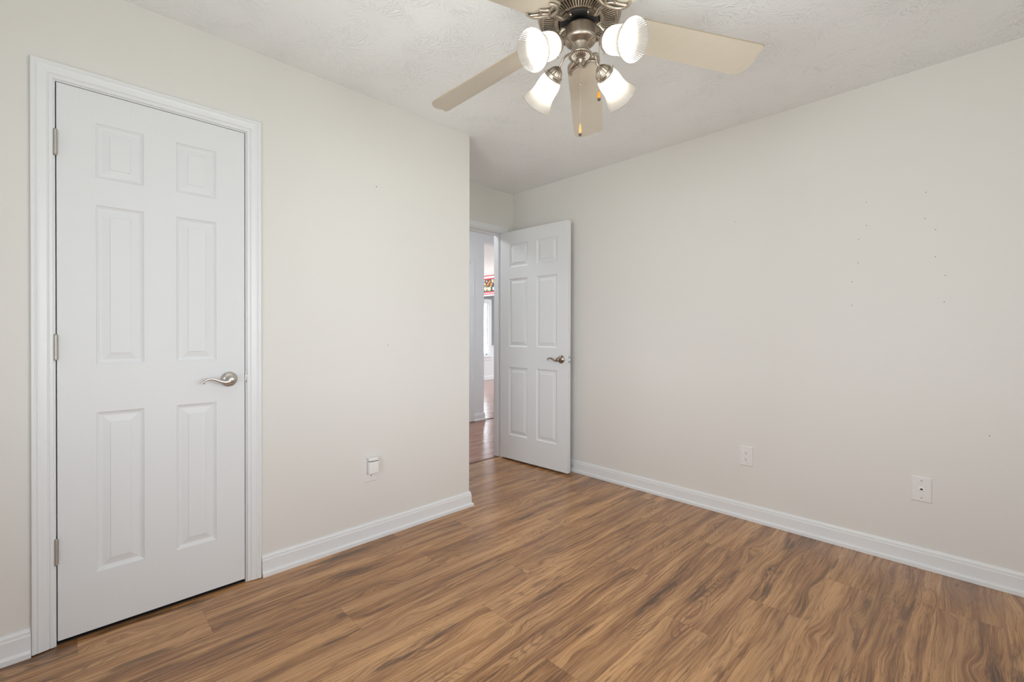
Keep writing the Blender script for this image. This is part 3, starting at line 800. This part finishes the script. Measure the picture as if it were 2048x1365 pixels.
# plug-in device on the left outlet (local frame as the outlet)
e = empty('plug_in_device', (0.0, 0.9755, 0.4000), PI / 2)
tag(e, 'small white plug-in device with a dark slit in the left wall outlet', 'plug-in device')
def rbox(x0, x1, y0, y1, z0, z1, chb=0.0):
    mb = MB(); P = [(x0, z0 + chb * 0.5), (x0 + chb, z0), (x1, z0), (x1, z1), (x0, z1)] if chb else [(x0, z0), (x1, z0), (x1, z1), (x0, z1)]
    mb.prof2([[Vector((x, y0, z)) for x, z in P], [Vector((x, y1, z)) for x, z in P]]); return mb
rbox(-0.0275, 0.0275, -0.0380, -0.0085, -0.0270, 0.0390).build('body', M['plastic2'], e, bevel=0.004)
rbox(-0.0270, 0.0270, -0.0375, -0.0085, 0.0404, 0.0590).build('cap', M['plastic2'], e, bevel=0.005)
rbox(-0.0250, 0.0250, -0.0362, -0.0090, 0.0385, 0.0408).build('slit', M['black'], e)
mb = MB()
mb.lathe([(0.0088, 0.0), (0.0088, 0.0006), (0.0078, 0.0008), (0.0068, 0.0005), (0.0064, 0.0)], (0.006, -0.0380, -0.008), (0, -1, 0), 32)
mb.build('button', M['plastic'], e)
mb = MB(); mb.box(-0.0075, -0.0055, -0.0085, -0.0072, -0.002, 0.006); mb.box(0.0055, 0.0075, -0.0085, -0.0072, -0.002, 0.006); mb.build('prongs', M['nickel'], e)

# ------------------------------------------------------------------ ceiling fan
FX, FY = 1.324, 1.113
fan = empty('ceiling_fan', (FX, FY, H))
tag(fan, 'brushed nickel ceiling fan with five beige blades and four lit bell lamps', 'ceiling fan')
def fz(z): return z - H
def flathe(name, prof, mat, parent=fan, **kw):
    mb = MB(); mb.lathe([(r, fz(z)) for r, z in prof], (0, 0, 0), (0, 0, 1), kw.pop('seg', 64), **kw); return mb.build(name, mat, parent)
flathe('canopy', [(0.0, 2.4395), (0.075, 2.4395), (0.076, 2.425), (0.070, 2.408), (0.055, 2.400), (0.05, 2.397), (0.05, 2.385)], M['fan'])
MO = Vector((-0.0035, -0.0035, 0))      # the motor hangs a few millimetres off the stem
mh = flathe('motor_housing', [(0.045, 2.402), (0.095, 2.398), (0.122, 2.386), (0.140, 2.365), (0.1485, 2.335), (0.1500, 2.310), (0.1500, 2.290), (0.1475, 2.281), (0.141, 2.2740), (0.134, 2.2715), (0.1320, 2.2745)], M['fan'], seg=96)
mh.location = MO
# vent plate with real radial slots
mb = MB(); nS = 72; zv = fz(2.2745)
def ring(r0, z0, r1, z1, seg=144):
    rows = [[(r * math.cos(2 * PI * k / seg), r * math.sin(2 * PI * k / seg), z) for k in range(seg)] for r, z in ((r0, z0), (r1, z1))]
    mb.grid(rows, closed_u=True)
ring(0.1335, zv - 0.001, 0.1280, zv - 0.0030); ring(0.0885, zv - 0.0040, 0.0790, zv - 0.0045); ring(0.0790, zv - 0.0045, 0.0735, zv - 0.002); ring(0.0735, zv - 0.002, 0.0730, zv + 0.012)
for k in range(nS):
    a0 = 2 * PI * k / nS; a1 = a0 + 2 * PI / nS * 0.56
    for (r0, r1) in ((0.1280, 0.0885),):
        A = [(r0, a0, -0.0030), (r0, a1, -0.0030), (r1, a1, -0.004), (r1, a0, -0.004)]
        bot = [(r * math.cos(a), r * math.sin(a), zv + z) for r, a, z in A]; top = [(r * math.cos(a), r * math.sin(a), zv + z + 0.004) for r, a, z in A]
        mb.face(bot); mb.face(top[::-1])
        for i in range(4): mb.face((bot[i], bot[(i + 1) % 4], top[(i + 1) % 4], top[i]))
vp = mb.build('vent_plate', M['fan'], fan, recalc=False); vp.location = MO
mc = flathe('motor_core', [(0.0, 2.292), (0.131, 2.292), (0.131, 2.286), (0.0725, 2.286), (0.0715, 2.272), (0.066, 2.268), (0.030, 2.268), (0.030, 2.292)], M['fan_dark'])
mc.location = MO
mb = MB()
for k in range(4):
    n = 40; mb.grid([[((0.024 + 0.0025 * math.cos(t)) * math.cos(a), (0.024 + 0.0025 * math.cos(t)) * math.sin(a), fz(2.257 + k * 0.006) + 0.0025 * math.sin(t)) for a in [2 * PI * j / n for j in range(n)]] for t in [2 * PI * i / 8 for i in range(8)]], closed_u=True, closed_v=True)
mb.build('hub_spring', M['fan_dark'], fan)
flathe('mounting_stem', [(0.017, 2.285), (0.017, 2.245)], M['fan_dark'], seg=24)
flathe('switch_housing', [(0.0, 2.2500), (0.0520, 2.2500), (0.0550, 2.2480), (0.0560, 2.2450), (0.0560, 2.2360), (0.0565, 2.2345), (0.0565, 2.2130), (0.0570, 2.2110), (0.0568, 2.2060), (0.0550, 2.2010), (0.0500, 2.1965), (0.0420, 2.1935), (0.0340, 2.1920), (0.0310, 2.1905)], M['fan'])
flathe('light_fitter', [(0.0310, 2.1915), (0.0315, 2.1895), (0.0305, 2.1880), (0.0305, 2.1620), (0.0315, 2.1595), (0.0345, 2.1570), (0.0410, 2.1550), (0.0428, 2.1535), (0.0430, 2.1505), (0.0412, 2.1480), (0.0385, 2.1472)], M['fan'])
def flut(a, z): return 0.0
mb = MB()
rows = []
for r, z, am in ((0.0388, 2.1480, 0.0), (0.0365, 2.1490, 0.0), (0.0350, 2.1470, 0.0016), (0.0280, 2.1430, 0.0026), (0.0190, 2.1395, 0.0020), (0.0130, 2.1375, 0.0), (0.0100, 2.1370, 0)):
    rows.append([(r * math.cos(a), r * math.sin(a), fz(z) + am * math.cos(28 * a)) for a in [2 * PI * k / 224 for k in range(224)]])
mb.grid(rows, closed_u=True); mb.build('fluted_cap', M['fan'], fan)
flathe('finial', [(0.0100, 2.1390), (0.0095, 2.1350), (0.0080, 2.1320), (0.0050, 2.1300), (0.0045, 2.1275), (0.0020, 2.1250), (0.0, 2.1248)], M['fan'], seg=28)

# blades: droop, pitch and slight tilt as hung
ph, droop, pit, tx, ty, zb0 = 3.409, 0.183, -0.237, 0.029, 0.021, 2.271
def bl_pt(k, r, l, up=0.0):
    a = ph - k * math.radians(72)
    u = Vector((math.cos(a), math.sin(a), 0)); v = Vector((-u.y, u.x, 0))
    xy = u * r + v * (l * math.cos(pit)) 
    z = zb0 + l * math.sin(pit) - droop * r + tx * xy.x + ty * xy.y
    nrm = Vector((0, 0, 1)) + u * droop - v * math.sin(pit)
    return Vector((xy.x, xy.y, fz(z))) + nrm.normalized() * up
def blade(k):
    # outline (r, lateral) with rounded root and slanted clipped tip
    R1, R2 = 0.641, 0.662
    hw = lambda r: (0.132 + (0.143 - 0.132) * (r - 0.2) / 0.42) / 2
    out = []
    for i in range(9):
        t = -PI / 2 + PI / 2 * i / 8            # CW side root corner
        out.append((0.195 + 0.035 * (-math.cos(t + 0)) * 1.0, -(hw(0.2) - 0.030) - 0.030 * (-math.sin(t)) ))
    root = []
    c = 0.030
    for i in range(9):
        t = PI * 0.5 * i / 8
        root.append((0.190 - c * math.cos(t) , -(hw(0.2) - c) - c * math.sin(t)))
    Rt = 0.669
    tip = [(Rt - 0.014, -hw(0.62)), (Rt - 0.003, -hw(0.62) + 0.005), (Rt, -hw(0.62) + 0.014), (Rt - 0.004, -0.045), (Rt - 0.006, -0.030), (Rt - 0.003, -0.005), (Rt - 0.004, 0.015), (Rt - 0.009, 0.035), (Rt - 0.018, 0.053), (Rt - 0.030, 0.065), (Rt - 0.048, hw(0.6))]
    root2 = [(p[0], -p[1]) for p in root][::-1]
    o2 = root + tip + root2
    th = 0.0028
    mb = MB()
    top = [bl_pt(k, r, l, th) for r, l in o2]; bot = [bl_pt(k, r, l, -th) for r, l in o2]
    mb.face(top[::-1], 0); mb.face(bot, 0)
    for i in range(len(o2)):
        j = (i + 1) % len(o2); mb.face((bot[i], top[i], top[j], bot[j]), 1)
    return mb
def bracket(k):
    mb = MB()
    P = lambda r, l, up=0: bl_pt(k, r, l, up)
    a = ph - k * math.radians(72); u = Vector((math.cos(a), math.sin(a), 0))
    def ax(r, z, l=0): return u * r + Vector((-u.y, u.x, 0)) * l + Vector((0, 0, fz(z)))
    low = -0.0085
    # stem from the flywheel, dipping then rising to the blade
    pts = smooth_path([ax(0.058, 2.2690), ax(0.072, 2.2640), ax(0.086, 2.2500), ax(0.104, 2.2380), P(0.125, 0, low), P(0.145, 0, low), P(0.158, 0, low)], 5)
    mb.tube(pts, lerp_list([0.010, 0.0098, 0.0085, 0.0080, 0.0078, 0.0080, 0.0085], len(pts)), 12)
    # screw flange
    mb.prof2([[ax(r, z, l) for r, l in ((0.050, -0.013), (0.072, -0.016), (0.076, 0.0), (0.072, 0.016), (0.050, 0.013))] for z in (2.2700, 2.2655)])
    # crescent with two horns and inner cusp
    for s in (-1, 1):
        pts = smooth_path([P(0.150, 0, low), P(0.156, s * 0.020, low), P(0.166, s * 0.042, low), P(0.184, s * 0.056, low), P(0.203, s * 0.0585, low), P(0.219, s * 0.0545, low)], 5)
        mb.tube(pts, lerp_list([0.0080, 0.0078, 0.0072, 0.0068, 0.0058, 0.0040], len(pts)), 12)
        pts = smooth_path([P(0.200, s * 0.0560, low), P(0.190, s * 0.040, low), P(0.184, s * 0.026, low), P(0.190, s * 0.012, low), P(0.207, 0.0, low)], 5)
        mb.tube(pts, lerp_list([0.0052, 0.0052, 0.0048, 0.0042, 0.0032], len(pts)), 10)
        pts = smooth_path([P(0.156, 0, low), P(0.172, s * 0.010, low), P(0.182, s * 0.024, low)], 5)
        mb.tube(pts, 0.0048, 10)
    o = mb.build('blade_bracket', M['fan'], None)
    return o
for k in range(5):
    b_ = blade(k).build('blade', [M['blade'], M['blade_edge']], fan)
    br = bracket(k); br.parent = fan
    mb = MB(); a = ph - k * math.radians(72); u = Vector((math.cos(a), math.sin(a), 0)); v = Vector((-u.y, u.x, 0))
    for s in (-1, 1):
        p = u * 0.064 + v * (s * 0.0085) + Vector((0, 0, fz(2.2655)))
        mb.lathe([(0.0040, 0), (0.0038, 0.0018), (0.0022, 0.0030), (0.0, 0.0033)], p, (0, 0, -1), 14)
    mb.build('screws', M['nickel'], br)

# light kit
ZN, RN, LSH = 2.137, 0.133, 0.124
az = [266.68, 175.51, 85.44, -9.08]; tl_ = [31.4, 36.9, 27.5, 27.0]
SP = [(0.0, 0.0285), (0.004, 0.0300), (0.010, 0.0350), (0.018, 0.0400), (0.030, 0.0430), (0.045, 0.0440), (0.060, 0.0440), (0.074, 0.0448), (0.088, 0.0475), (0.100, 0.0520), (0.110, 0.0570), (0.118, 0.0612), (0.124, 0.0636)]
for k in range(4):
    a = math.radians(az[k]); t = math.radians(tl_[k])
    u = Vector((math.cos(a), math.sin(a), 0)); ax_ = Vector((u.x * math.cos(t), u.y * math.cos(t), -math.sin(t)))
    neck = u * RN + Vector((0, 0, fz(ZN)))
    mb = MB()
    A = lambda r, z: u * r + Vector((0, 0, fz(z)))
    pts = smooth_path([A(0.028, 2.172), A(0.045, 2.180), A(0.066, 2.1845), A(0.084, 2.180), neck - ax_ * 0.042, neck - ax_ * 0.030], 6)
    mb.tube(pts, 0.0042, 12)
    arm = mb.build('light_arm', M['fan'], fan)
    mb = MB()
    mb.lathe([(0.0040, -0.036), (0.0065, -0.0345), (0.0085, -0.032), (0.014, -0.029), (0.021, -0.022), (0.0270, -0.012), (0.0285, -0.006)], neck, ax_, 96,
             ripple=lambda q, z: (0.045 * math.cos(14 * q) if z < -0.008 and z > -0.033 else 0))
    mb.lathe([(0.0285, -0.006), (0.0325, -0.0055), (0.0335, -0.003), (0.0330, 0.0), (0.0330, 0.009), (0.0340, 0.011), (0.0330, 0.0135), (0.0315, 0.0135), (0.0312, 0.0)], neck, ax_, 64)
    side = ax_.cross(Vector((0, 0, 1))).normalized(); up2 = side.cross(ax_)
    sk = mb.build('lamp_socket', M['fan'], arm)
    mb = MB()
    for q in range(3):
        mb = MB(); an = 2 * PI * q / 3 + 0.6
        d = side * math.cos(an) + up2 * math.sin(an)
        p = neck + ax_ * 0.0045 + d * 0.032
        mb.lathe([(0.0013, 0), (0.0013, 0.007), (0.0030, 0.0075), (0.0030, 0.0115), (0.0, 0.012)], p, d, 12)
        mb.build('thumb_screw', M['fan'], arm)
    mb = MB()
    rip = lambda q, z: 0.0065 * math.cos(56 * q) * min(1, max(0, (z - 0.012) / 0.02))
    mb.lathe([(r, s) for s, r in SP], neck, ax_, 336, ripple=rip)
    mb.lathe([(0.0636, 0.124), (0.0648, 0.1248), (0.0652, 0.1235), (0.0641, 0.1222)], neck, ax_, 112)
    sh = mb.build('lamp_shade', M['frost'], arm, recalc=False)
    mb = MB()
    prof = [(0.0135, -0.004), (0.0135, 0.014), (0.0150, 0.022)]
    for q in range(15):
        an = math.radians(-52 + (142) * q / 14)
        prof.append((0.0300 * math.cos(an), 0.060 + 0.0300 * math.sin(an)))
    mb.lathe(prof, neck, ax_, 40)
    mb.build('light_bulb', M['bulb'], arm)

# pull chains
def chain(x, y, z0, z1, name, parent):
    mb = MB(); n = int((z0 - z1) / 0.0034)
    ico = bmesh.new(); bmesh.ops.create_icosphere(ico, subdivisions=1, radius=0.00145)
    vs = [v.co.copy() for v in ico.verts]; fs = [[v.index for v in f.verts] for f in ico.faces]; ico.free()
    for i in range(n):
        z = z0 - (i + 0.5) * 0.0034; b0 = len(mb.v)
        mb.v += [(x + v.x, y + v.y, fz(z) + v.z) for v in vs]
        for f in fs: mb.f.append(tuple(b0 + q for q in f)); mb.mi.append(0); mb.sm.append(True)
    mb.tube([(x, y, fz(z0)), (x, y, fz(z1))], 0.0005, 6)
    return mb.build(name, M['fan'], parent)
ch = chain(0.0, 0.0, 2.125, 1.905, 'pull_chain', fan)
mb = MB(); mb.lathe([(0.0, 0.006), (0.0022, 0.004), (0.0022, -0.004), (0, -0.006)], (0, 0, fz(2.050)), (0, 0, 1), 14); mb.build('chain_coupling', M['fan'], ch)
mb = MB(); mb.lathe([(0.0012, 1.906), (0.0030, 1.902), (0.0042, 1.896), (0.0052, 1.888), (0.0058, 1.880), (0.0058, 1.8685)], (0, 0, fz(0)), (0, 0, 1), 24)
pn = mb.build('pendant', M['tan'], ch)
mb = MB(); mb.lathe([(0.0059, 1.8690), (0.0060, 1.8660), (0.0048, 1.8620), (0.0022, 1.8600), (0.0, 1.8598)], (0, 0, fz(0)), (0, 0, 1), 24); mb.build('pendant_tip', M['brown_cap'], pn)
rx, ry = R.x * 0.068, R.y * 0.068
ch = chain(rx, ry, 2.215, 2.021, 'pull_chain', fan)
mb = MB(); mb.tube([(rx * 0.80, ry * 0.80, fz(2.217)), (rx, ry, fz(2.217)), (rx * 1.02, ry * 1.02, fz(2.213))], 0.0028, 10); mb.build('chain_outlet', M['fan'], ch)
mb = MB(); mb.lathe([(0.0012, 2.022), (0.0038, 2.020), (0.0055, 2.016), (0.0060, 2.008), (0.0062, 1.996)], (rx, ry, fz(0)), (0, 0, 1), 24)
pn = mb.build('pendant', M['amber'], ch)
mb = MB(); mb.lathe([(0.0063, 1.9965), (0.0062, 1.993), (0.0048, 1.9895), (0.0, 1.988)], (rx, ry, fz(0)), (0, 0, 1), 24); mb.build('pendant_tip', M['brown_cap'], pn)
